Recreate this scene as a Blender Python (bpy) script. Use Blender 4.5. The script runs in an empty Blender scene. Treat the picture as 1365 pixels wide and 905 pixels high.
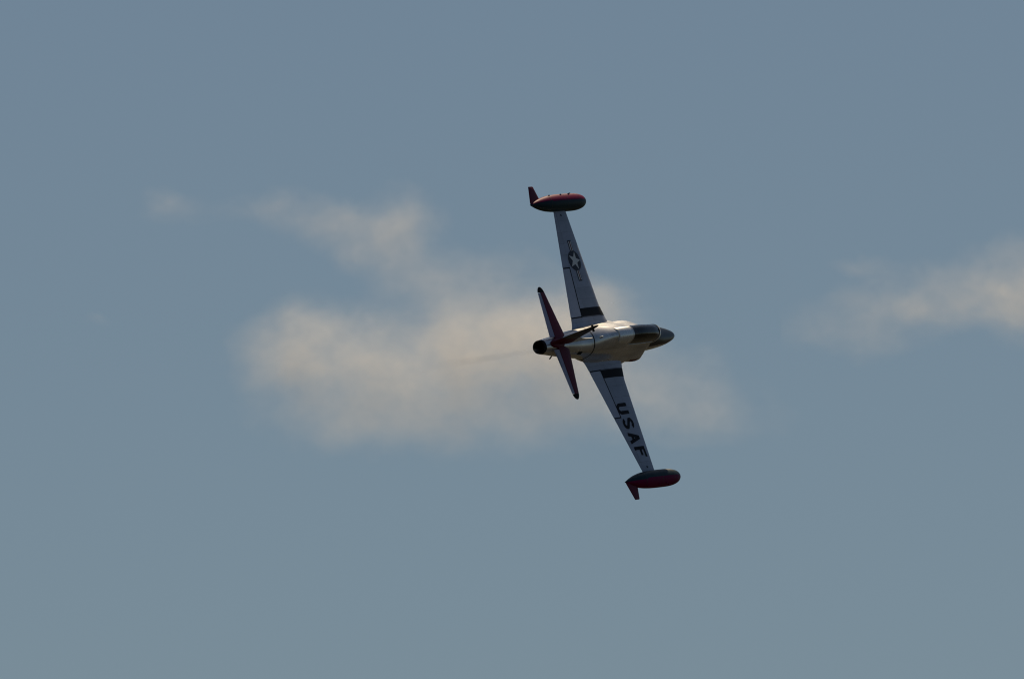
import bpy, bmesh, math
from math import radians, sin, cos, pi, exp, sqrt
from mathutils import Vector, Matrix

S = bpy.context.scene
C = S.collection

# ------------------------------------------------------------------ camera
CAM_H, PITCH = 1.7, radians(9)
cam_d = bpy.data.cameras.new("camera"); cam = bpy.data.objects.new("camera", cam_d); C.objects.link(cam)
cam_d.lens = 300; cam_d.sensor_width = 23.6; cam_d.clip_start = 1.0; cam_d.clip_end = 200000
cam.location = (0, 0, CAM_H); cam.rotation_euler = (radians(90) + PITCH, 0, 0)
S.camera = cam
CAMROT = Matrix.Rotation(radians(90) + PITCH, 3, 'X')
AIR_R = Matrix(((0.49026581, -0.32105309, 0.81028658),
                (0.04525183, 0.93780554, 0.34419914),
                (-0.87039744, -0.13208211, 0.47430223)))      # the jet's attitude: banked steeply to its right
AIR_T = Vector((1.06443365, -0.314153721, -520.434079))

# ------------------------------------------------------------------ sun and sky
SUN_E = 5.0
sd = (CAMROT @ AIR_R) @ Vector((0.66, 0.75, -0.05)); sd.normalize()
sun_d = bpy.data.lights.new("sun", 'SUN'); sun = bpy.data.objects.new("sun", sun_d); C.objects.link(sun)
sun_d.energy = SUN_E; sun_d.angle = radians(0.5); sun_d.color = (1.0, 0.82, 0.57)
sun.rotation_euler = sd.to_track_quat('Z', 'Y').to_euler(); sun.location = (0, 0, 100)
W = bpy.data.worlds.new("World"); S.world = W; W.use_nodes = True
nt = W.node_tree; nt.nodes.clear()
sky = nt.nodes.new("ShaderNodeTexSky"); sky.sky_type = 'NISHITA'; sky.sun_disc = False
sky.sun_elevation = math.asin(sd.z); sky.sun_rotation = math.atan2(sd.x, sd.y)
sky.altitude = 200; sky.air_density = 1.0; sky.dust_density = 0.9; sky.ozone_density = 1.6
hs = nt.nodes.new("ShaderNodeHueSaturation"); hs.inputs['Saturation'].default_value = 1.0
tint = nt.nodes.new("ShaderNodeMix"); tint.data_type = 'RGBA'; tint.blend_type = 'MULTIPLY'
tint.inputs[0].default_value = 1.0; tint.inputs[7].default_value = (0.93, 0.99, 0.985, 1)
bg = nt.nodes.new("ShaderNodeBackground"); bg.inputs['Strength'].default_value = 0.05
wo = nt.nodes.new("ShaderNodeOutputWorld")
nt.links.new(sky.outputs[0], hs.inputs['Color']); nt.links.new(hs.outputs[0], tint.inputs[6])
nt.links.new(tint.outputs[2], bg.inputs['Color']); nt.links.new(bg.outputs[0], wo.inputs['Surface'])

vs = S.view_settings
vs.view_transform = 'Standard'; vs.look = 'None'; vs.exposure = -0.42; vs.gamma = 1.0
cy = S.cycles
cy.use_denoising = True; cy.filter_width = 1.1; cy.max_bounces = 8; cy.volume_bounces = 4
cy.volume_step_rate = 1.5; cy.volume_max_steps = 256; cy.transparent_max_bounces = 16

# ------------------------------------------------------------------ helpers
def lerp(tab, x):
    """monotone piecewise interpolation (smoothed by Catmull-Rom slopes) of [(x, v), ...]"""
    tab = sorted(tab)
    if x <= tab[0][0]: return tab[0][1]
    if x >= tab[-1][0]: return tab[-1][1]
    for i in range(len(tab) - 1):
        if tab[i][0] <= x <= tab[i + 1][0]:
            x0, v0 = tab[i]; x1, v1 = tab[i + 1]; h = x1 - x0
            s = (v1 - v0) / h
            def slope(j):
                if j <= 0 or j >= len(tab) - 1: return s
                a = (tab[j][1] - tab[j - 1][1]) / (tab[j][0] - tab[j - 1][0])
                b = (tab[j + 1][1] - tab[j][1]) / (tab[j + 1][0] - tab[j][0])
                return 0 if a * b <= 0 else 2 * a * b / (a + b)
            m0, m1 = slope(i), slope(i + 1); t = (x - x0) / h
            return ((2*t**3 - 3*t*t + 1) * v0 + (t**3 - 2*t*t + t) * h * m0 + (-2*t**3 + 3*t*t) * v1 + (t**3 - t*t) * h * m1)

def link(name, mesh, parent=None, mats=()):
    o = bpy.data.objects.new(name, mesh); C.objects.link(o)
    for m in mats: mesh.materials.append(m)
    if parent: o.parent = parent
    return o

def mesh_from(name, V, F, smooth=True, sharp=35, mi=None):
    me = bpy.data.meshes.new(name); me.from_pydata(V, [], F)
    bm = bmesh.new(); bm.from_mesh(me)
    bmesh.ops.remove_doubles(bm, verts=bm.verts, dist=1e-5)
    if mi is None: bmesh.ops.recalc_face_normals(bm, faces=bm.faces)
    bm.to_mesh(me); bm.free()
    for p in me.polygons: p.use_smooth = smooth
    if smooth: me.set_sharp_from_angle(angle=radians(sharp))
    return me

def loft(name, rings, parent, mats, cap0=True, cap1=True, closed=True, sharp=35, matfn=None):
    n = len(rings[0]); V = [tuple(p) for r in rings for p in r]; F = []
    for i in range(len(rings) - 1):
        for j in range(n if closed else n - 1):
            k = (j + 1) % n
            F.append((i*n + j, i*n + k, (i+1)*n + k, (i+1)*n + j))
    if cap0: F.append(tuple(range(n)))
    if cap1: F.append(tuple(reversed(range((len(rings)-1)*n, len(rings)*n))))
    me = mesh_from(name, V, F, sharp=sharp)
    o = link(name, me, parent, mats)
    if matfn:
        for p in me.polygons: p.material_index = matfn(p.center)
    return o

def box(name, c, s, parent, mat, bev=0.01, rot=None, shear=None):
    bm = bmesh.new(); bmesh.ops.create_cube(bm, size=1)
    for v in bm.verts:
        v.co = Vector((v.co.x*s[0], v.co.y*s[1], v.co.z*s[2]))
        if shear: v.co.x += shear * v.co.z
        if rot: v.co = rot @ v.co
        v.co += Vector(c)
    if bev: bmesh.ops.bevel(bm, geom=bm.edges[:], offset=bev, segments=2, affect='EDGES')
    me = bpy.data.meshes.new(name); bm.to_mesh(me); bm.free()
    return link(name, me, parent, [mat])

# ------------------------------------------------------------------ materials
def mat(name, col, rough=0.5, metal=0.0, spec=0.5, var=0.12, scale=3.0, stretch=(1, 1, 1), coat=0.0, bump=0.0, panel=0.0):
    m = bpy.data.materials.new(name); m.use_nodes = True; t = m.node_tree
    b = t.nodes["Principled BSDF"]
    b.inputs['Roughness'].default_value = rough; b.inputs['Metallic'].default_value = metal
    b.inputs['Specular IOR Level'].default_value = spec; b.inputs['Coat Weight'].default_value = coat
    b.inputs['Coat Roughness'].default_value = 0.12
    tc = t.nodes.new("ShaderNodeTexCoord"); mp = t.nodes.new("ShaderNodeMapping")
    mp.inputs['Scale'].default_value = stretch
    nz = t.nodes.new("ShaderNodeTexNoise"); nz.inputs['Scale'].default_value = scale; nz.inputs['Detail'].default_value = 8
    nz.inputs['Roughness'].default_value = 0.65
    t.links.new(tc.outputs['Object'], mp.inputs[0]); t.links.new(mp.outputs[0], nz.inputs['Vector'])
    cr = t.nodes.new("ShaderNodeMapRange"); cr.inputs[1].default_value = 0.3; cr.inputs[2].default_value = 0.7
    cr.inputs[3].default_value = 1 - var; cr.inputs[4].default_value = 1 + var
    t.links.new(nz.outputs['Fac'], cr.inputs[0])
    mx = t.nodes.new("ShaderNodeVectorMath"); mx.operation = 'SCALE'; mx.inputs[0].default_value = col
    t.links.new(cr.outputs[0], mx.inputs['Scale'])
    out = mx.outputs[0]
    if panel:
        # rows of sheet-metal panels: seam lines where x and span cross a regular spacing, plus a slight tone change per panel
        br = t.nodes.new("ShaderNodeTexBrick"); br.inputs['Scale'].default_value = 1.0
        br.inputs['Color1'].default_value = (1.06, 1.06, 1.07, 1); br.inputs['Color2'].default_value = (.86, .87, .86, 1)
        br.inputs['Mortar'].default_value = (.45, .45, .45, 1); br.inputs['Mortar Size'].default_value = 0.006
        br.inputs['Brick Width'].default_value = 0.83; br.inputs['Row Height'].default_value = 0.47
        t.links.new(tc.outputs['Object'], br.inputs['Vector'])
        m2 = t.nodes.new("ShaderNodeMix"); m2.data_type = 'RGBA'; m2.blend_type = 'MULTIPLY'; m2.inputs[0].default_value = panel
        t.links.new(out, m2.inputs[6]); t.links.new(br.outputs['Color'], m2.inputs[7]); out = m2.outputs[2]
    t.links.new(out, b.inputs['Base Color'])
    r2 = t.nodes.new("ShaderNodeMapRange"); r2.inputs[3].default_value = max(rough - .1, .05); r2.inputs[4].default_value = min(rough + .12, 1)
    t.links.new(nz.outputs['Fac'], r2.inputs[0]); t.links.new(r2.outputs[0], b.inputs['Roughness'])
    if bump:
        bp = t.nodes.new("ShaderNodeBump"); bp.inputs['Strength'].default_value = bump; bp.inputs['Distance'].default_value = 0.02
        t.links.new(nz.outputs['Fac'], bp.inputs['Height']); t.links.new(bp.outputs[0], b.inputs['Normal'])
    return m

M = {}
M['metal'] = mat("bare_aluminium", (.64, .625, .615), rough=.25, metal=.70, var=.26, scale=1.6, stretch=(.45, 1.5, 1.5), bump=.06, panel=.7)
M['fairing'] = mat("polished_aluminium", (.82, .81, .79), rough=.26, metal=.5, var=.08, scale=2)
M['wing'] = mat("silver_lacquer", (.37, .40, .49), rough=.55, metal=.15, var=.14, scale=1.4, stretch=(.6, 1.6, 1), panel=.7)
M['flap'] = mat("silver_lacquer_flap", (.46, .48, .57), rough=.5, metal=.15, var=.1, scale=2.2, stretch=(.6, 1.6, 1))
M['elev'] = mat("silver_elevator", (.36, .35, .45), rough=.45, metal=.2, var=.1, scale=2.5)
M['red'] = mat("crimson_paint", (.13, .004, .026), rough=.5, spec=.2, var=.18, scale=2.5)
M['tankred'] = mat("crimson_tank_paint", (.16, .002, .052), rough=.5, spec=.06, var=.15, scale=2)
M['olive'] = mat("dark_tank_paint_sky_tint", (.008, .030, .042), rough=.45, spec=.12, var=.25, scale=2)  # black inboard paint with the blue sky reflection mixed into its colour
M['navy'] = mat("walkway_black", (.012, .014, .02), rough=.75, spec=.25, var=.25, scale=6)
M['nosedark'] = mat("anti_glare_paint", (.010, .014, .020), rough=.3, spec=.18, var=.2, scale=3)
M['black'] = mat("soot_and_shade_black", (.010, .010, .012), rough=.85, spec=.2, var=.3, scale=5)  # black paint and soot; also the painted shade of intakes and cockpit well
M['burnt'] = mat("burnt_steel", (.05, .045, .042), rough=.5, metal=.6, var=.3, scale=6)
M['white'] = mat("insignia_white", (.72, .72, .70), rough=.5, var=.06)
M['insred'] = mat("insignia_red", (.16, .02, .02), rough=.5, var=.08)
M['insblue'] = mat("insignia_blue", (.012, .014, .03), rough=.5, var=.1)
M['dark'] = mat("shaded_fin_metal", (.055, .048, .042), rough=.45, metal=.3, var=.2, scale=2)  # bare metal fin; its shaded side is put into the base colour
M['seat'] = mat("seat_fabric", (.06, .055, .045), rough=.8, var=.2)
M['rim'] = mat("whitened_glint_metal", (.80, .79, .76), rough=.35, metal=.2, var=.05)  # frame and fillet metal, whitened so the colour carries the glint

def glass_mat():
    m = bpy.data.materials.new("smoked_perspex"); m.use_nodes = True; t = m.node_tree; t.nodes.clear()
    o = t.nodes.new("ShaderNodeOutputMaterial"); mx = t.nodes.new("ShaderNodeMixShader")
    tr = t.nodes.new("ShaderNodeBsdfTransparent"); tr.inputs[0].default_value = (.58, .62, .66, 1)
    gl = t.nodes.new("ShaderNodeBsdfGlossy"); gl.inputs['Roughness'].default_value = .08; gl.inputs[0].default_value = (.9, .9, .9, 1)
    fr = t.nodes.new("ShaderNodeFresnel"); fr.inputs[0].default_value = 1.55
    t.links.new(fr.outputs[0], mx.inputs[0]); t.links.new(tr.outputs[0], mx.inputs[1]); t.links.new(gl.outputs[0], mx.inputs[2])
    t.links.new(mx.outputs[0], o.inputs['Surface']); return m
M['glass'] = glass_mat()

# ------------------------------------------------------------------ ground (below the frame; the belly and right flank mirror it)
def ground():
    R, V, F = 60000.0, [(0, 0, 0)], []
    rad = [0, 50, 200, 800, 3000, 12000, R]; n = 48
    for r in rad[1:]:
        for k in range(n): V.append((r*cos(2*pi*k/n), r*sin(2*pi*k/n), 0))
    for k in range(n): F.append((0, 1+k, 1+(k+1) % n))
    for i in range(len(rad)-2):
        for k in range(n):
            a = 1+i*n; F.append((a+k, a+n+k, a+n+(k+1) % n, a+(k+1) % n))
    m = bpy.data.materials.new("dry_grass_fields"); m.use_nodes = True; t = m.node_tree; b = t.nodes["Principled BSDF"]
    b.inputs['Roughness'].default_value = .95; b.inputs['Specular IOR Level'].default_value = .1
    tc = t.nodes.new("ShaderNodeTexCoord"); vo = t.nodes.new("ShaderNodeTexVoronoi"); vo.inputs['Scale'].default_value = .0022
    nz = t.nodes.new("ShaderNodeTexNoise"); nz.inputs['Scale'].default_value = .02; nz.inputs['Detail'].default_value = 10
    t.links.new(tc.outputs['Object'], vo.inputs['Vector']); t.links.new(tc.outputs['Object'], nz.inputs['Vector'])
    sp = t.nodes.new("ShaderNodeSeparateColor"); t.links.new(vo.outputs['Color'], sp.inputs[0])
    cr = t.nodes.new("ShaderNodeValToRGB"); e = cr.color_ramp.elements
    e[0].color = (.022, .023, .016, 1); e[1].color = (.044, .036, .026, 1)
    e.new(.5).color = (.031, .028, .020, 1)
    t.links.new(sp.outputs[0], cr.inputs[0])
    mx = t.nodes.new("ShaderNodeMix"); mx.data_type = 'RGBA'; mx.blend_type = 'OVERLAY'; mx.inputs[0].default_value = .6
    t.links.new(cr.outputs[0], mx.inputs[6]); t.links.new(nz.outputs['Fac'], mx.inputs[7]); t.links.new(mx.outputs[2], b.inputs['Base Color'])
    o = link("ground", mesh_from("ground", V, F, smooth=False), None, [m]); o['kind'] = 'structure'
ground()

# ------------------------------------------------------------------ the jet: an Empty, aircraft axes x = forward (0 at the tail pipe), y = port, z = up
jet = bpy.data.objects.new("jet_trainer", None); C.objects.link(jet)
jet['label'] = "silver two-seat jet trainer with crimson tail and wingtip tanks, banking steeply past the cloud"
jet['category'] = "jet aircraft"
Rw = CAMROT @ AIR_R
jet.matrix_world = Matrix.Translation(CAMROT @ AIR_T + Vector((0, 0, CAM_H))) @ Rw.to_4x4()

# --- fuselage section function
W_T = [(0, .27), (.7, .345), (1.5, .44), (2.5, .54), (3.5, .60), (4.5, .64), (5.5, .64), (6.5, .60), (7.5, .56), (8.5, .52), (9.4, .465), (10, .41), (10.5, .335), (10.9, .25), (11.15, .18), (11.3, .115), (11.37, .065), (11.4, .004)]
T_T = [(0, .27), (.7, .35), (1.5, .46), (2.5, .56), (3.5, .63), (4.5, .70), (5.5, .74), (6.5, .72), (7.5, .66), (8.5, .58), (9.4, .50), (10, .40), (10.5, .31), (10.9, .23), (11.15, .17), (11.3, .11), (11.37, .065), (11.4, .004)]
B_T = [(0, .27), (.7, .34), (1.5, .42), (2.5, .51), (3.5, .60), (4.5, .69), (6, .74), (7.5, .74), (8.5, .67), (9.4, .57), (10, .47), (10.5, .35), (10.9, .26), (11.15, .185), (11.3, .115), (11.37, .065), (11.4, .004)]
ZC_T = [(0, 0), (2, 0), (4, -.04), (6, -.08), (8.5, -.13), (10, -.12), (11.4, -.10)]
BU_T = [(3.2, 0), (4, .05), (5, .13), (6, .22), (7, .29), (7.8, .33), (8.2, .31), (8.35, .20), (8.42, 0)]
SP_T = [(3.2, 0), (4.0, .07), (4.6, .15), (5.15, .235), (5.9, .22), (6.3, .1), (6.8, 0)]
def fus(x, th, off=0.0):
    w, zc = lerp(W_T, x) + off, lerp(ZC_T, x)
    c, s = cos(th), sin(th); n = 0.9
    y = w * math.copysign(abs(c)**n, c)
    z = (lerp(T_T, x) + off) * abs(s)**n if s >= 0 else -(lerp(B_T, x) + off) * abs(s)**n
    z += zc
    bu = lerp(BU_T, x) if x < 8.42 else 0
    zi = -.32
    y += math.copysign(1, c) * bu * exp(-((z - zi) / .36)**2) * min(1, abs(c) * 2.2)
    if s > 0: z += lerp(SP_T, x) * exp(-(y/.36)**2)     # high spine behind the canopy
    if 3.3 < x < 7.0:      # soft wing root fillet
        f = .16 * sin(pi * (x - 3.3) / 3.7)**.5
        y += math.copysign(1, c) * f * exp(-((z + .33) / .16)**2)
    return (x, y, z)
NTH = 72
def ring(x, off=0.0): return [fus(x, 2*pi*k/NTH, off) for k in range(NTH)]
def xs(a, b, step):
    n = max(1, int(round((b-a)/step))); return [a+(b-a)*i/n for i in range(n+1)]

# nose pieces
def nose_mat(c):
    return 0
fx = xs(3.525, 8.0, .12) + [8.1, 8.16, 8.22, 8.28, 8.32, 8.36, 8.39, 8.41, 8.43] + xs(8.5, 10.2, .12)
fuselage = loft("fuselage", [ring(x) for x in fx], jet, [M['metal']])
tail_sec = loft("tail_section", [ring(x) for x in xs(.16, 3.475, .12)], jet, [M['metal']], cap0=False)
sb = loft("seam_band", [ring(3.465, .003), ring(3.53, .003)], tail_sec, [M['black']], cap0=False, cap1=False)
nx = xs(10.2, 10.9, .1) + [11.0, 11.1, 11.18, 11.25, 11.3, 11.34, 11.37, 11.385, 11.395, 11.4]
def nmat(c):
    zc = lerp(ZC_T, c.x)
    if c.z > zc + .5*lerp(T_T, c.x): return 1
    return 2 if c.x > 10.28 else 0
nose = loft("nose_cone", [ring(x, .002) for x in nx], jet, [M['metal'], M['nosedark'], mat('nose_red', (.30, .016, .018), rough=.4, spec=.3)], cap0=False, matfn=nmat)
# anti-glare panel in front of the windshield
def patch(name, fn, u0, u1, v0, v1, nu, nv, parent, m, thick=0.0):
    V = []; F = []
    for i in range(nu+1):
        for j in range(nv+1):
            V.append(fn(u0+(u1-u0)*i/nu, v0+(v1-v0)*j/nv))
    for i in range(nu):
        for j in range(nv):
            a = i*(nv+1)+j; F.append((a, a+1, a+nv+2, a+nv+1))
    return link(name, mesh_from(name, V, F), parent, [m])
patch("anti_glare_panel", lambda x, th: fus(x, th, .004), 8.5, 10.21, radians(30), radians(150), 16, 24, fuselage, M['nosedark'])

# jet pipe
pr = []
for x, r in [(.17, .283), (.05, .277), (0.0, .272), (-.012, .262), (0.0, .25), (.3, .245), (.9, .24)]:
    pr.append([(x, r*cos(2*pi*k/48), r*sin(2*pi*k/48)) for k in range(48)])
pipe = loft("tail_pipe", pr, jet, [M['black']], cap0=False, cap1=True)
cone = loft("exhaust_cone", [[(x, r*cos(2*pi*k/24), r*sin(2*pi*k/24)) for k in range(24)] for x, r in [(.35, .01), (.45, .06), (.6, .1), (.88, .13)]], pipe, [M['burnt']])

# intakes: shallow dishes, the shade of the duct painted black
for sgn in (1, -1):
    rg = []
    for x, q in [(8.455, 1.0), (8.46, .8), (8.37, .72)]:
        rr = []
        for k in range(32):
            a = 2*pi*k/32; rr.append((x - .04, sgn*(.60 + .10*q*cos(a)), -.30 + .24*q*sin(a)))
        rg.append(rr)
    it = loft("air_intake", rg, jet, [M['black']], cap0=False)

# --- wings
def LE(y): return 6.60 - .135*y + (.22*((1.7-y)/.8)**1.5 if y < 1.7 else 0)
def TE(y): return 3.63 + .222*y - .32*exp(-((y-.35)/.28)**2)
def HG(y): return 4.55 + .085*y
def foil(u): return 5*(.2969*sqrt(max(u, 0)) - .126*u - .3516*u*u + .2843*u**3 - .1036*u**4)
def zref(y): return -.36 + .0664*y
def wz(x, y, side=1):
    le, te = LE(y), TE(y); c = le-te; u = min(max((le-x)/c, 0), 1)
    return zref(y) + side*foil(u)*c*(.13 if side > 0 else .11)
def wing_ring(y, s, xf, xr, n=26, lower=True):
    """section outline from rear station xr over the top to front xf and back underneath"""
    le = LE(y)
    us = [.5*(1-cos(pi*i/n)) for i in range(n+1)]
    top = [(xf-(xf-xr)*u) for u in us]
    P = [(x, s*y, wz(x, y, 1)) for x in reversed(top)] + [(x, s*y, wz(x, y, -1)) for x in top[(1 if abs(xf-le) < 1e-6 else 0):]]
    return P
wings = {}
for s in (1, -1):
    ysin = [0.3, .5, .6, .7, .8, .9, 1.0, 1.12]
    root = loft("wing_root", [wing_ring(y, s, LE(y), TE(y)) for y in ysin], jet, [M['wing']], sharp=50)
    ys = xs(1.14, 5.66, .16)
    w = loft("wing", [wing_ring(y, s, LE(y), HG(y)) for y in ys], jet, [M['wing']], sharp=50)
    wings[s] = w
    g = .022
    fl = loft("flap", [wing_ring(y, s, HG(y)-.03, TE(y)) for y in xs(1.165, 3.20, .16)], w, [M['flap']], sharp=50)
    al = loft("aileron", [wing_ring(y, s, HG(y)-.008, TE(y)) for y in xs(3.235, 5.50, .16)], w, [M['wing']], sharp=50)
    ft = loft("aileron_tip", [wing_ring(y, s, HG(y)-.002, TE(y)) for y in (5.505, 5.66)], w, [M['wing']], sharp=50)
    # dark seals filling the hinge slots
    def seal(pts, wd, nm):
        V = []; F = []
        for i, (x, y) in enumerate(pts):
            for d in (-wd, wd):
                a = i if i < len(pts)-1 else i-1
                dx, dy = pts[a+1][0]-pts[a][0], pts[a+1][1]-pts[a][1]; L = sqrt(dx*dx+dy*dy)
                X, Y = x - d*dy/L, y + d*dx/L
                V.append((X, s*Y, wz(X, Y) + .004))
        for i in range(len(pts)-1): F.append((2*i, 2*i+1, 2*i+3, 2*i+2))
        link(nm, mesh_from(nm, V, F), w, [M['navy']])
    seal([(HG(y)-.015, y) for y in xs(1.11, 3.235, .12)], .026, "hinge_seal")
    seal([(x, 3.217) for x in xs(TE(3.217)+.01, HG(3.217)-.01, .1)], .026, "flap_end_seal")
    seal([(x, 1.145) for x in xs(TE(1.145)+.01, HG(1.145), .1)], .026, "root_seal")

# decals that follow the upper wing surface
def decal(name, polys, s, parent, m, lift=.006):
    bm = bmesh.new()
    for P in polys:
        vs_ = [bm.verts.new((x, y, 0)) for x, y in P]; bm.faces.new(vs_)
    bmesh.ops.triangulate(bm, faces=bm.faces[:])
    for _ in range(6):
        e = [q for q in bm.edges if q.calc_length() > .07]
        if not e: break
        bmesh.ops.subdivide_edges(bm, edges=e, cuts=1); bmesh.ops.triangulate(bm, faces=bm.faces[:])
    for v in bm.verts: v.co.z = wz(v.co.x, abs(v.co.y)) + lift
    for f in bm.faces:
        f.normal_update()
        if f.normal.z < 0: f.normal_flip()
    me = bpy.data.meshes.new(name); bm.to_mesh(me); bm.free()
    for p in me.polygons: p.use_smooth = True
    return link(name, me, parent, [m])

for s in (1, -1):
    a, b = 1.15, 1.50
    n = 10
    P = [(LE(a) - .02 - (LE(a)-.02-HG(a)) * i / n, s*a) for i in range(n+1)] + [(HG(b) + (LE(b)-.02-HG(b)) * i / n, s*b) for i in range(n+1)]
    decal("walkway_stripe", [P], s, wings[s], M['navy'])

# star and bars on the port wing
cx, cyy, R_ = 5.31, 3.48, .43
circ = lambda r, n=40: [(cx + r*cos(2*pi*k/n), cyy + r*sin(2*pi*k/n)) for k in range(n)]
ins = decal("star_roundel", [circ(R_)], 1, wings[1], M['insblue'], .008)
star = []
for k in range(10):
    r = R_*.93 if k % 2 == 0 else R_*.93*.40
    star.append((cx + r*cos(2*pi*k/10), cyy + r*sin(2*pi*k/10)))
decal("star", [star], 1, wings[1], M['white'], .014)
def gdecal(name, R, parent, m, lift):
    (xa, ya), (xb, _), (_, yb) = R[0], R[1], R[2]
    return patch(name, lambda x, y: (x, y, wz(x, y) + lift), xa, xb, ya, yb, 3, 8, parent, m)
for d in (1, -1):
    y0, y1 = cyy + d*R_*.96, cyy + d*R_*1.93
    rect = lambda xa, xb, ya, yb: [(cx+xa, ya), (cx+xb, ya), (cx+xb, yb), (cx+xa, yb)]
    gdecal("insignia_bar_border", (rect(-.125, .125, y0, y1 + d*.03)), wings[1], M['insblue'], .008)
    gdecal("insignia_bar", (rect(-.088, .088, y0, y1 - d*.02)), wings[1], M['white'], .014)
    gdecal("insignia_bar_stripe", (rect(-.03, .03, y0, y1 - d*.02)), wings[1], M['insred'], .020)

# USAF on the starboard wing, read from behind
def strip(pts, wd):
    out = []
    for i in range(len(pts)-1):
        (x0, y0), (x1, y1) = pts[i], pts[i+1]; L = sqrt((x1-x0)**2+(y1-y0)**2); ex, ey = (x1-x0)/L, (y1-y0)/L
        def nrm(j):
            a = max(j-1, 0); b = min(j+1, len(pts)-1); tx, ty = pts[b][0]-pts[a][0], pts[b][1]-pts[a][1]; l = sqrt(tx*tx+ty*ty)
            return -ty/l*wd/2, tx/l*wd/2
        ax, ay = nrm(i); bx, by = nrm(i+1)
        out.append([(x0+ax, y0+ay), (x0-ax, y0-ay), (x1-bx, y1-by), (x1+bx, y1+by)])
    return out
def arc(cx_, cy_, rx, ry, a0, a1, n=10): return [(cx_+rx*cos(radians(a0+(a1-a0)*i/n)), cy_+ry*sin(radians(a0+(a1-a0)*i/n))) for i in range(n+1)]
LW, LH, ST = .48, .76, .15
hw, hh = LW/2-ST/2, LH/2-ST/2
GL = {
 'U': [[(-hw, LH/2)] + arc(0, -hh+.17, hw, .17, 180, 360) + [(hw, LH/2)]],
 'S': [arc(0, hh-.16, hw, .16, 20, 200, 10) + arc(0, -hh+.16, hw, .16, 160-130+130, -160, 12)[0:0] + [(-hw+.03, .09), (hw-.03, -.09)] + arc(0, -hh+.16, hw, .16, 10, -160, 10)],
 'A': [[(-hw-.02, -LH/2), (0, LH/2)], [(0, LH/2), (hw+.02, -LH/2)], [(-hw*.62, -.12), (hw*.62, -.12)]],
 'F': [[(-hw, -LH/2), (-hw, LH/2)], [(-hw, hh), (LW/2, hh)], [(-hw, .03), (LW/2-.08, .03)]],
}
for ch, lx, ly in (('U', 5.13, 2.86), ('S', 5.17, 3.50), ('A', 5.20, 4.13), ('F', 5.27, 4.74)):
    sc = 1.0 if ch in 'US' else .96
    polys = []
    for st in GL[ch]:
        for q in strip(st, ST): polys.append([(lx + v*sc, -(ly + u*sc)) for u, v in q])
    decal("letter", polys, -1, wings[-1], M['navy'], .008)
for s in (1, -1):       # small fuel cap by each tank and pitot-like filler mark
    decal("filler_cap", [[(5.30+.045*cos(a*pi/5), s*(5.40+.045*sin(a*pi/5))) for a in range(10)]], s, wings[s], M['navy'])

# --- tip tanks
TK = [(0, .004), (.03, .045), (.1, .14), (.2, .245), (.32, .32), (.45, .354), (.6, .362), (.75, .358), (.85, .333), (.92, .28), (.96, .215), (.985, .14), (.995, .06), (1, .004)]
for s in (1, -1):
    x0, L = 3.12, 4.47; yc, zc = 5.93, .03
    rg = []
    N = 48
    for t in [0, .01, .03, .06, .1, .15, .2, .26, .32, .38, .45, .52, .6, .66, .72, .77, .82, .86, .9, .93, .95, .965, .98, .989, .995, .999, 1]:
        r = lerp(TK, t); rg.append([(x0+L*t, s*yc + r*sin(2*pi*k/N), zc + r*cos(2*pi*k/N)) for k in range(N)])
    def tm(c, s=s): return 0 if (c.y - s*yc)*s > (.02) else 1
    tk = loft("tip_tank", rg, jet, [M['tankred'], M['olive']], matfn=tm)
    # seam ring and filler caps
    r = lerp(TK, .5)
    for q in (.30, .58, .80):
        r = lerp(TK, q); loft("tank_seam", [[(x0+L*q+dx, s*yc + (r+.003)*sin(2*pi*k/N), zc + (r+.003)*cos(2*pi*k/N)) for k in range(N)] for dx in (-.01, .01)], tk, [M['burnt']], cap0=False, cap1=False)
    for q, a in ((.34, 62), (.52, 50), (.66, 48), (.71, 60)):
        r = lerp(TK, q) + .008; box("filler_cap", (x0+L*q, s*(yc + r*sin(radians(a))), zc + r*cos(radians(a))), (.10, .05, .05), tk, M['tankred'], .012)
    # small horizontal fin
    R_f = []
    for t in (0, .25, .5, .75, .95, 1):
        y = yc + .05 + .72*t; le = 4.10 - .24*t - .03*(t > .97); te = 3.18 + .30*t + .0*(t > .97); th = .035*(1-.4*t)*(1 if t < .97 else .4)
        pts = []
        for i in range(16):
            a = 2*pi*i/16; pts.append(((le+te)/2 + (le-te)/2*cos(a), s*y, zc + th*sin(a)))
        R_f.append(pts)
    loft("tank_fin", R_f, tk, [M['red']])
    # pylon fairing between wing and tank
    loft("tank_fairing", [wing_ring(y, s, LE(y)-.04, TE(y)+.04, 12) for y in (5.5, 5.75)], tk, [M['wing']])

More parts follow.
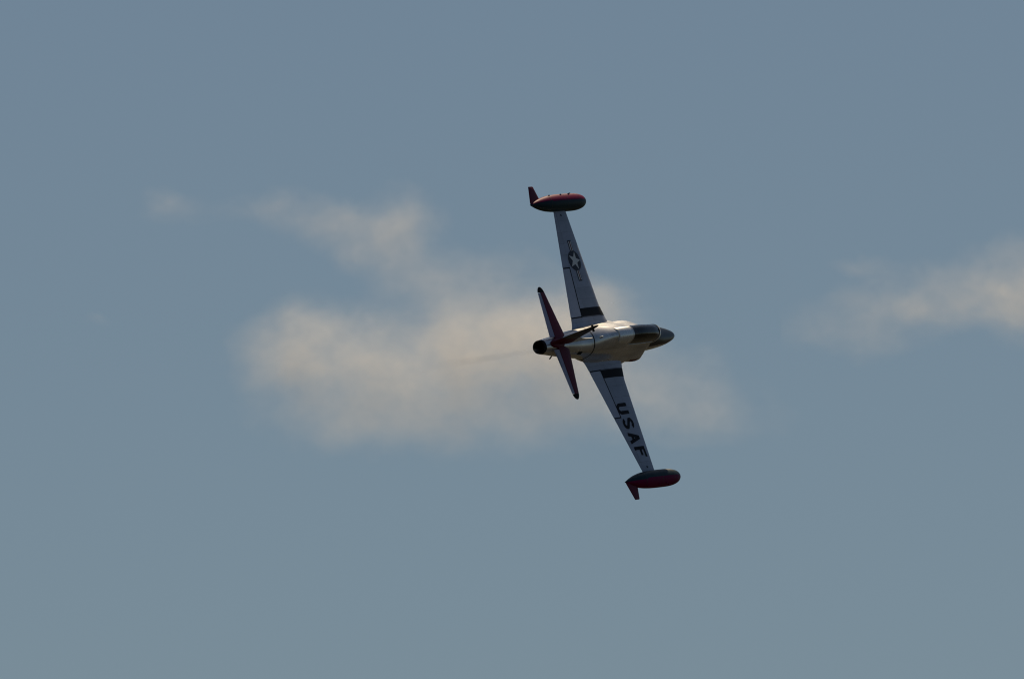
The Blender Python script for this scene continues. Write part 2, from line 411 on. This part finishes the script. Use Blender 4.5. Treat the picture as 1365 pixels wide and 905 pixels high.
# --- tailplane
TZ = .35
def tLE(y): return 1.80 - .235*y
def tTE(y): return .47 + .135*y
def tHG(y): return .865 + .045*y
def tz(x, y, sd, k=.10):
    le, te = tLE(y), tTE(y); u = min(max((le-x)/(le-te), 0), 1); return TZ + sd*foil(u)*(le-te)*k
def t_ring(y, s, xf, xr, n=16, zk=1.0):
    us = [.5*(1-cos(pi*i/n)) for i in range(n+1)]; X = [xf-(xf-xr)*u for u in us]
    return [(x, s*y, TZ+(tz(x, y, 1)-TZ)*zk) for x in reversed(X)] + [(x, s*y, TZ+(tz(x, y, -1)-TZ)*zk) for x in X[1 if abs(xf-tLE(y)) < 1e-6 else 0:]]
for s in (1, -1):
    st = loft("tailplane", [t_ring(y, s, tLE(y), tHG(y)) for y in xs(.05, 2.16, .15)], jet, [M['red']], sharp=50)
    el = loft("elevator", [t_ring(y, s, tHG(y)-.012, tTE(y)) for y in xs(.27, 2.14, .15)], st, [M['elev']], sharp=50)
    tb = loft("elevator_trim_tab", [t_ring(y, s, tTE(y)+.10, tTE(y)-.004) for y in xs(.4, 1.0, .15)], el, [M['elev']], sharp=50) if s < 0 else None
    rg = []
    for t in [0, .2, .4, .6, .75, .87, .95, 1.0]:
        y = 2.16 + .24*t; k = sqrt(max(1-t*t, .0004)); xm = (tLE(y)+tTE(y))/2 + .03
        hw_ = (tLE(y)-tTE(y))/2*k
        base = t_ring(y, s, tLE(y), tTE(y), zk=k)
        rg.append([(xm + (p[0]-(tLE(y)+tTE(y))/2)*k - .03*k, p[1], p[2]) for p in base])
    loft("tailplane_tip", rg, st, [M['black']], sharp=50)
    link("hinge_gap", mesh_from("hinge_gap", [v for y in xs(.27, 2.14, .2) for v in ((tHG(y)+.006, s*y, tz(tHG(y), y, 1)+.003), (tHG(y)-.018, s*y, tz(tHG(y), y, 1)+.003))], [(2*i, 2*i+1, 2*i+3, 2*i+2) for i in range(len(xs(.27, 2.14, .2))-1)]), st, [M['black']])

# --- fin, rudder, dorsal fillet
FLE = [(.3, 2.10), (.7, 1.86), (.9, 1.70), (1.3, 1.52), (1.6, 1.40), (2.0, 1.18), (2.3, 1.0), (2.45, .86), (2.5, .70)]
FTE = [(.3, .30), (.6, .20), (1.24, .16), (1.8, .25), (2.2, .38), (2.38, .46), (2.46, .55), (2.5, .66)]
def fin_ring(z, xf, xr, n=16, k=1.0):
    le, te = lerp(FLE, z), lerp(FTE, z); c = le-te
    us = [.5*(1-cos(pi*i/n)) for i in range(n+1)]; X = [xf-(xf-xr)*u for u in us]
    f = lambda x: foil(min(max((le-x)/c, 0), 1))*c*.10*k
    return [(x, f(x), z) for x in reversed(X)] + [(x, -f(x), z) for x in X[1 if abs(xf-le) < 1e-6 else 0:]]
def frud(z): return lerp(FTE, z) + .38*(lerp(FLE, z)-lerp(FTE, z))
def fmat(c): return 1 if c.z < 1.02 else (2 if c.z > 2.40 else 0)
zz = [.30, .45, .6, .8, 1.0, 1.04, 1.2, 1.4, 1.6, 1.8, 2.0, 2.15, 2.28, 2.36]
fin = loft("fin", [fin_ring(z, lerp(FLE, z), frud(z)) for z in zz], jet, [M['dark'], M['red'], M['black']], sharp=50, matfn=fmat)
rud = loft("rudder", [fin_ring(z, frud(z)-.02, lerp(FTE, z)) for z in zz[1:]], fin, [M['dark'], M['red'], M['black']], sharp=50, matfn=fmat)
loft("fin_tip", [fin_ring(z, lerp(FLE, z), lerp(FTE, z), k=kk) for z, kk in ((2.362, 1), (2.41, .9), (2.45, .72), (2.48, .5), (2.498, .25))], fin, [M['black']], sharp=60)
# rudder post filler so that the slot reads dark
loft("rudder_gap", [[(frud(z)+.002, a, z), (frud(z)-.022, a, z), (frud(z)-.022, -a, z), (frud(z)+.002, -a, z)] for z, a in [(z, .03*(1-z/4)) for z in zz]], fin, [M['black']])
# dorsal fillet running forward along the spine, whitened to paint its sun glint
dr = []
for t in xs(0, 1, .08):
    x = 1.4 + 2.0*t; h = .75*(1-t)**2.2 + .035; zt = lerp(ZC_T, x)+lerp(T_T, x)+lerp(SP_T, x); wd = .075 - .04*t
    dr.append([(x, wd, zt-.08), (x, wd*.75, zt+h*.4), (x, wd*.35, zt+h*.85), (x, 0, zt+h), (x, -wd*.35, zt+h*.85), (x, -wd*.75, zt+h*.4), (x, -wd, zt-.08)])
loft("dorsal_fillet", dr, fin, [M['rim']], sharp=60)
# tail fairing round the roots of the tailplane
bl = []
for x, r in ((.46, .03), (.52, .07), (.65, .11), (.9, .135), (1.2, .14), (1.6, .12), (1.95, .05), (2.05, .01)):
    bl.append([(x, 1.5*r*cos(2*pi*k/20), TZ + .75*r*sin(2*pi*k/20)) for k in range(20)])
loft("tail_fairing", bl, jet, [M['red']])
# crossbar aerial near the tip of the fin
def rod(name, p0, p1, r, parent, m, n=10, flat=1.0):
    p0, p1 = Vector(p0), Vector(p1); d = (p1-p0).normalized(); q = d.to_track_quat('Z', 'Y')
    rg = []
    for t, k in ((0, .4), (.04, 1), (.96, .9), (1, .35)):
        c = p0.lerp(p1, t); rg.append([tuple(c + q @ Vector((r*k*cos(2*pi*i/n), r*k*flat*sin(2*pi*i/n), 0))) for i in range(n)])
    return loft(name, rg, parent, [m])
rod("aerial", (.93, -.15, 2.10), (.93, .15, 2.12), .05, fin, M['burnt'])
rod("tail_skid_aerial", (1.62, -.20, -.30), (1.45, -.40, -.50), .035, jet, M['black'], flat=.5)
# side vent, spine lamp, rescue marking
vn = patch("cooling_vent", lambda x, th: fus(x, th, .006), 2.42, 2.72, radians(142), radians(160), 4, 4, tail_sec, M['black'])
vn.matrix_local = Matrix.Identity(4)
me = vn.data
for v in me.vertices: v.co.y = -abs(v.co.y)
bm = bmesh.new(); bmesh.ops.create_uvsphere(bm, u_segments=12, v_segments=8, radius=.05)
for v in bm.verts: v.co = Vector((v.co.x*1.4 + 4.0, v.co.y - .02, v.co.z + .74))
me = bpy.data.meshes.new("spine_lamp"); bm.to_mesh(me); bm.free()
for p in me.polygons: p.use_smooth = True
link("spine_lamp", me, fuselage, [M['white']])
rd = mat("faded_red_marking", (.20, .045, .04), rough=.5, var=.3, scale=9)
patch("rescue_marking", lambda x, th: fus(x, th, .006), 7.35, 8.0, radians(183), radians(192), 8, 4, fuselage, rd)

# --- canopy
CW = [(5.15, .35), (5.6, .37), (6.1, .375), (7, .385), (8, .365), (8.4, .345), (8.6, .325), (8.9, .27), (9.15, .18), (9.28, .08)]
CT = [(5.15, .93), (5.6, 1.0), (6.1, 1.05), (7, 1.11), (7.8, 1.07), (8.2, 1.01), (8.45, .95), (8.6, .88), (8.9, .73), (9.15, .58), (9.28, .47)]
def can(x, th, off=0.0):
    zb = .42; w = lerp(CW, x)+off; h = lerp(CT, x)+off-zb
    return (x, w*math.copysign(abs(cos(th))**.8, cos(th)), zb - .04 + (h+.04)*abs(sin(th))**.85)
def cring(x, off=0.0, n=36): return [can(x, pi*k/n, off) for k in range(n+1)]
cg = loft("canopy", [cring(x) for x in xs(6.1, 8.44, .115)], jet, [M['glass']], cap0=False, cap1=False, closed=False)
loft("canopy_fairing", [cring(x, .004) for x in xs(5.15, 6.1, .1)], jet, [M['fairing']], cap0=True, cap1=False, closed=False)
ws = loft("windshield", [cring(x) for x in xs(8.46, 9.28, .082)], jet, [M['glass']], cap0=False, cap1=False, closed=False)
def hoop(name, x0, x1, o0, o1, parent, m):
    a, b = cring(x0, o1), cring(x1, o1); c, d = cring(x1, o0), cring(x0, o0)
    return loft(name, [a, b, c, d, a], parent, [m], cap0=False, cap1=False, closed=False)
hoop("windshield_arch", 8.38, 8.54, -.03, .026, ws, M['rim'])
hoop("canopy_rear_frame", 6.07, 6.13, -.02, .012, cg, M['metal'])
hoop("windshield_front_frame", 9.2, 9.29, -.02, .01, ws, M['burnt'])
hoop("canopy_hoop", 7.20, 7.25, -.04, -.006, cg, M['burnt'])
for s in (1, -1):
    rg = []
    for x in xs(6.05, 8.5, .2):
        p = can(x, 0.14 if s > 0 else pi-.14); q = can(x, 0 if s > 0 else pi)
        rg.append([(x, p[1]+s*.014, p[2]+.035), (x, p[1]-s*.02, p[2]+.035), (x, q[1]-s*.02, q[2]), (x, q[1]+s*.02, q[2])])
    loft("canopy_rail", rg, cg, [M['rim']])
# cockpit under the glass: a solid block, the shaded well painted black
ck = box("cockpit", (7.45, 0, .50), (2.3, .66, .20), jet, M['black'], .03)
for x in (6.75, 7.85):
    st = box("seat", (x-.18, 0, .72), (.14, .40, .36), ck, M['seat'], .03, shear=-.25)
    box("headrest", (x-.23, 0, .93), (.10, .22, .12), ck, M['insred'], .03)
box("instrument_coaming", (8.42, 0, .66), (.28, .52, .14), ck, M['black'], .04)
box("instrument_coaming", (7.22, 0, .66), (.16, .50, .12), ck, M['black'], .04)
rod("mirror", (8.36, -.07, .98), (8.36, .07, .98), .03, cg, M['burnt'])
rod("pitot_tube", (10.9, 0, -.32), (11.05, 0, -.55), .02, nose, M['burnt'])
# gun-bay / hatch edges on the nose flanks
for s in (1, -1):
    for th in (20, -38):
        patch("nose_panel_seam", lambda x, t, s=s: (lambda p: (p[0], s*abs(p[1]), p[2]))(fus(x, t, .005)), 9.5, 10.3, radians(th), radians(th+1.6), 8, 1, fuselage, M['burnt'])

# ------------------------------------------------------------------ clouds (real volumes, 8 km away) and exhaust smoke
PX = 8000.0 / (1365*300/23.6) * 100          # metres in a hundred photo pixels at that distance
def fog_material(name, col, dens, aniso=0.0, attr=True):
    m = bpy.data.materials.new(name); m.use_nodes = True; t = m.node_tree; t.nodes.clear()
    o = t.nodes.new("ShaderNodeOutputMaterial"); v = t.nodes.new("ShaderNodeVolumePrincipled")
    v.inputs['Color'].default_value = (*col, 1); v.inputs['Density'].default_value = dens; v.inputs['Anisotropy'].default_value = aniso
    v.inputs['Density Attribute'].default_value = "density" if attr else ""
    t.links.new(v.outputs[0], o.inputs['Volume']); return m, v
CLOUD_MAT, _ = fog_material("cloud_droplets", (1, .98, .968), .96, .35)
def cloud(label, blobs, lo, hi, res, seed, gain=1.0):
    g = bpy.data.node_groups.new("cloud_field", 'GeometryNodeTree')
    g.interface.new_socket("Geometry", in_out='INPUT', socket_type='NodeSocketGeometry')
    g.interface.new_socket("Geometry", in_out='OUTPUT', socket_type='NodeSocketGeometry')
    N, Lk = g.nodes, g.links
    out = N.new("NodeGroupOutput"); pos = N.new("GeometryNodeInputPosition")
    def vm(op, a, b=None, sc=None):
        n = N.new("ShaderNodeVectorMath"); n.operation = op
        for i, q in enumerate((a, b)):
            if q is None: continue
            if isinstance(q, tuple): n.inputs[i].default_value = q
            else: Lk.new(q, n.inputs[i])
        if sc is not None: n.inputs['Scale'].default_value = sc
        return n
    def mt(op, a, b=None, c=None, clamp=False):
        n = N.new("ShaderNodeMath"); n.operation = op; n.use_clamp = clamp
        for i, q in enumerate((a, b, c)):
            if q is None: continue
            if isinstance(q, (int, float)): n.inputs[i].default_value = q
            else: Lk.new(q, n.inputs[i])
        return n.outputs[0]
    def noise(vec, scale, detail, rough=.55, dist=0.0):
        n = N.new("ShaderNodeTexNoise"); n.inputs['Scale'].default_value = scale; n.inputs['Detail'].default_value = detail
        n.inputs['Roughness'].default_value = rough; n.inputs['Distortion'].default_value = dist; Lk.new(vec, n.inputs['Vector']); return n
    P = vm('ADD', pos.outputs[0], (seed, seed*.37, -seed*.71)).outputs[0]
    P = vm('MULTIPLY', P, (.85, .95, 1.1)).outputs[0]      # wind-drawn: longer than high
    n1 = noise(P, 1.1, 5, .6)
    w = vm('SUBTRACT', n1.outputs['Color'], (.5, .5, .5)).outputs[0]
    w = vm('SCALE', w, sc=.85).outputs[0]
    Q = vm('ADD', pos.outputs[0], w).outputs[0]
    tot = None
    for (px, py, rx, ry, wgt) in blobs:
        c = ((px-682.5)/100, 0, (452.5-py)/100/cos(PITCH))
        d = vm('SUBTRACT', Q, c).outputs[0]
        rd_ = min(.75, max(.22, ry/100*1.1))
        d = vm('DIVIDE', d, (rx/100, rd_, ry/100/cos(PITCH))).outputs[0]
        l = vm('DOT_PRODUCT', d, d).outputs['Value']
        e = mt('MULTIPLY', mt('EXPONENT', mt('MULTIPLY', l, -1.0)), wgt)
        tot = e if tot is None else mt('ADD', tot, e)
    n2 = noise(P, 2.3, 9, .60, .3)
    k = mt('MULTIPLY_ADD', n2.outputs[0], 2.4, -.42)
    n3 = noise(P, 6.5, 6, .6, .6)
    k = mt('MULTIPLY', k, mt('MULTIPLY_ADD', n3.outputs[0], 1.7, .15))
    k = mt('MAXIMUM', k, 0.0)
    den = mt('MULTIPLY', tot, k)
    den = mt('MULTIPLY', mt('SUBTRACT', den, .06), gain)
    den = mt('MAXIMUM', den, 0.0)
    vc = N.new("GeometryNodeVolumeCube"); Lk.new(den, vc.inputs['Density'])
    vc.inputs['Min'].default_value = lo; vc.inputs['Max'].default_value = hi
    for q, r in zip(('Resolution X', 'Resolution Y', 'Resolution Z'), res): vc.inputs[q].default_value = r
    sm = N.new("GeometryNodeSetMaterial"); sm.inputs['Material'].default_value = CLOUD_MAT
    Lk.new(vc.outputs[0], sm.inputs[0]); Lk.new(sm.outputs[0], out.inputs[0])
    me = bpy.data.meshes.new("cloud"); o = link("cloud", me, None, [CLOUD_MAT])
    md = o.modifiers.new("cloud_field", 'NODES'); md.node_group = g
    o.location = (0, 8000*cos(PITCH), CAM_H + 8000*sin(PITCH)); o.scale = (PX, PX, PX)
    o['kind'] = 'stuff'; o['label'] = label; return o
cloud("large soft warm-lit cloud spreading behind the jet's tail, with wisps above it",
      [(680, 440, 120, 48, 1.0), (590, 485, 130, 50, .85), (425, 455, 80, 42, .72), (400, 425, 35, 30, .35), (740, 465, 90, 60, .8), (370, 485, 55, 32, .6),
       (460, 555, 100, 38, .40), (620, 555, 170, 45, .50), (860, 520, 120, 50, .46), (965, 560, 75, 38, .24), (790, 410, 50, 35, .4), (480, 505, 110, 36, .48),
       (370, 275, 65, 22, .56), (455, 300, 65, 28, .85), (510, 335, 40, 32, .8), (545, 285, 42, 30, .8), (645, 358, 60, 24, .62), (585, 375, 60, 30, .42), (225, 275, 45, 18, .42), (120, 425, 22, 9, .2)],
      (-6.0, -1.1, -2.3), (4.0, 1.1, 2.6), (330, 60, 165), 3.1)
cloud("long thin cloud at the right edge of the sky",
      [(1320, 402, 100, 32, .85), (1205, 405, 75, 24, .6), (1410, 405, 80, 42, .75), (1350, 328, 60, 24, .36), (1370, 368, 60, 30, .24), (1270, 368, 70, 26, .38), (1150, 358, 38, 10, .5), (1110, 440, 70, 36, .30), (1180, 450, 60, 26, .22), (1420, 320, 60, 28, .3)],
      (3.6, -.9, -1.2), (9.5, .9, 2.3), (200, 50, 118), 8.4)

# exhaust smoke streaming back from the tail pipe
def smoke():
    m, v = fog_material("exhaust_smoke", (.42, .50, .62), 1, attr=False)
    t = m.node_tree; tc = t.nodes.new("ShaderNodeTexCoord")
    sp = t.nodes.new("ShaderNodeSeparateXYZ"); t.links.new(tc.outputs['Object'], sp.inputs[0])
    mp = t.nodes.new("ShaderNodeMapping"); mp.inputs['Scale'].default_value = (.45, 1.6, 1.6); t.links.new(tc.outputs['Object'], mp.inputs[0])
    nz = t.nodes.new("ShaderNodeTexNoise"); nz.inputs['Scale'].default_value = 1.3; nz.inputs['Detail'].default_value = 5; nz.inputs['Distortion'].default_value = .6
    t.links.new(mp.outputs[0], nz.inputs['Vector'])
    mr = t.nodes.new("ShaderNodeMapRange"); mr.inputs[1].default_value = .35; mr.inputs[2].default_value = .68; mr.inputs[3].default_value = .15; mr.inputs[4].default_value = .45
    t.links.new(nz.outputs['Fac'], mr.inputs[0])
    fd = t.nodes.new("ShaderNodeMapRange"); fd.inputs[1].default_value = -9.2; fd.inputs[2].default_value = -4.5; fd.inputs[3].default_value = 0; fd.inputs[4].default_value = 1
    t.links.new(sp.outputs[0], fd.inputs[0])
    a = t.nodes.new("ShaderNodeMath"); a.operation = 'MULTIPLY'; t.links.new(mr.outputs[0], a.inputs[0]); t.links.new(fd.outputs[0], a.inputs[1])
    t.links.new(a.outputs[0], v.inputs['Density'])
    rg = []
    for i in range(14):
        x = -.05 - 9.3*i/13; r = .07 + .11*(i/13)**.6
        rg.append([(x, -.13 - .018*i + r*cos(2*pi*k/20), -.008*i + r*sin(2*pi*k/20)) for k in range(20)])
    o = loft("exhaust_smoke", rg, None, [m]); o['kind'] = 'stuff'; o['label'] = "faint grey smoke streaming back from the jet's tail pipe"
    o.matrix_world = jet.matrix_world
smoke()
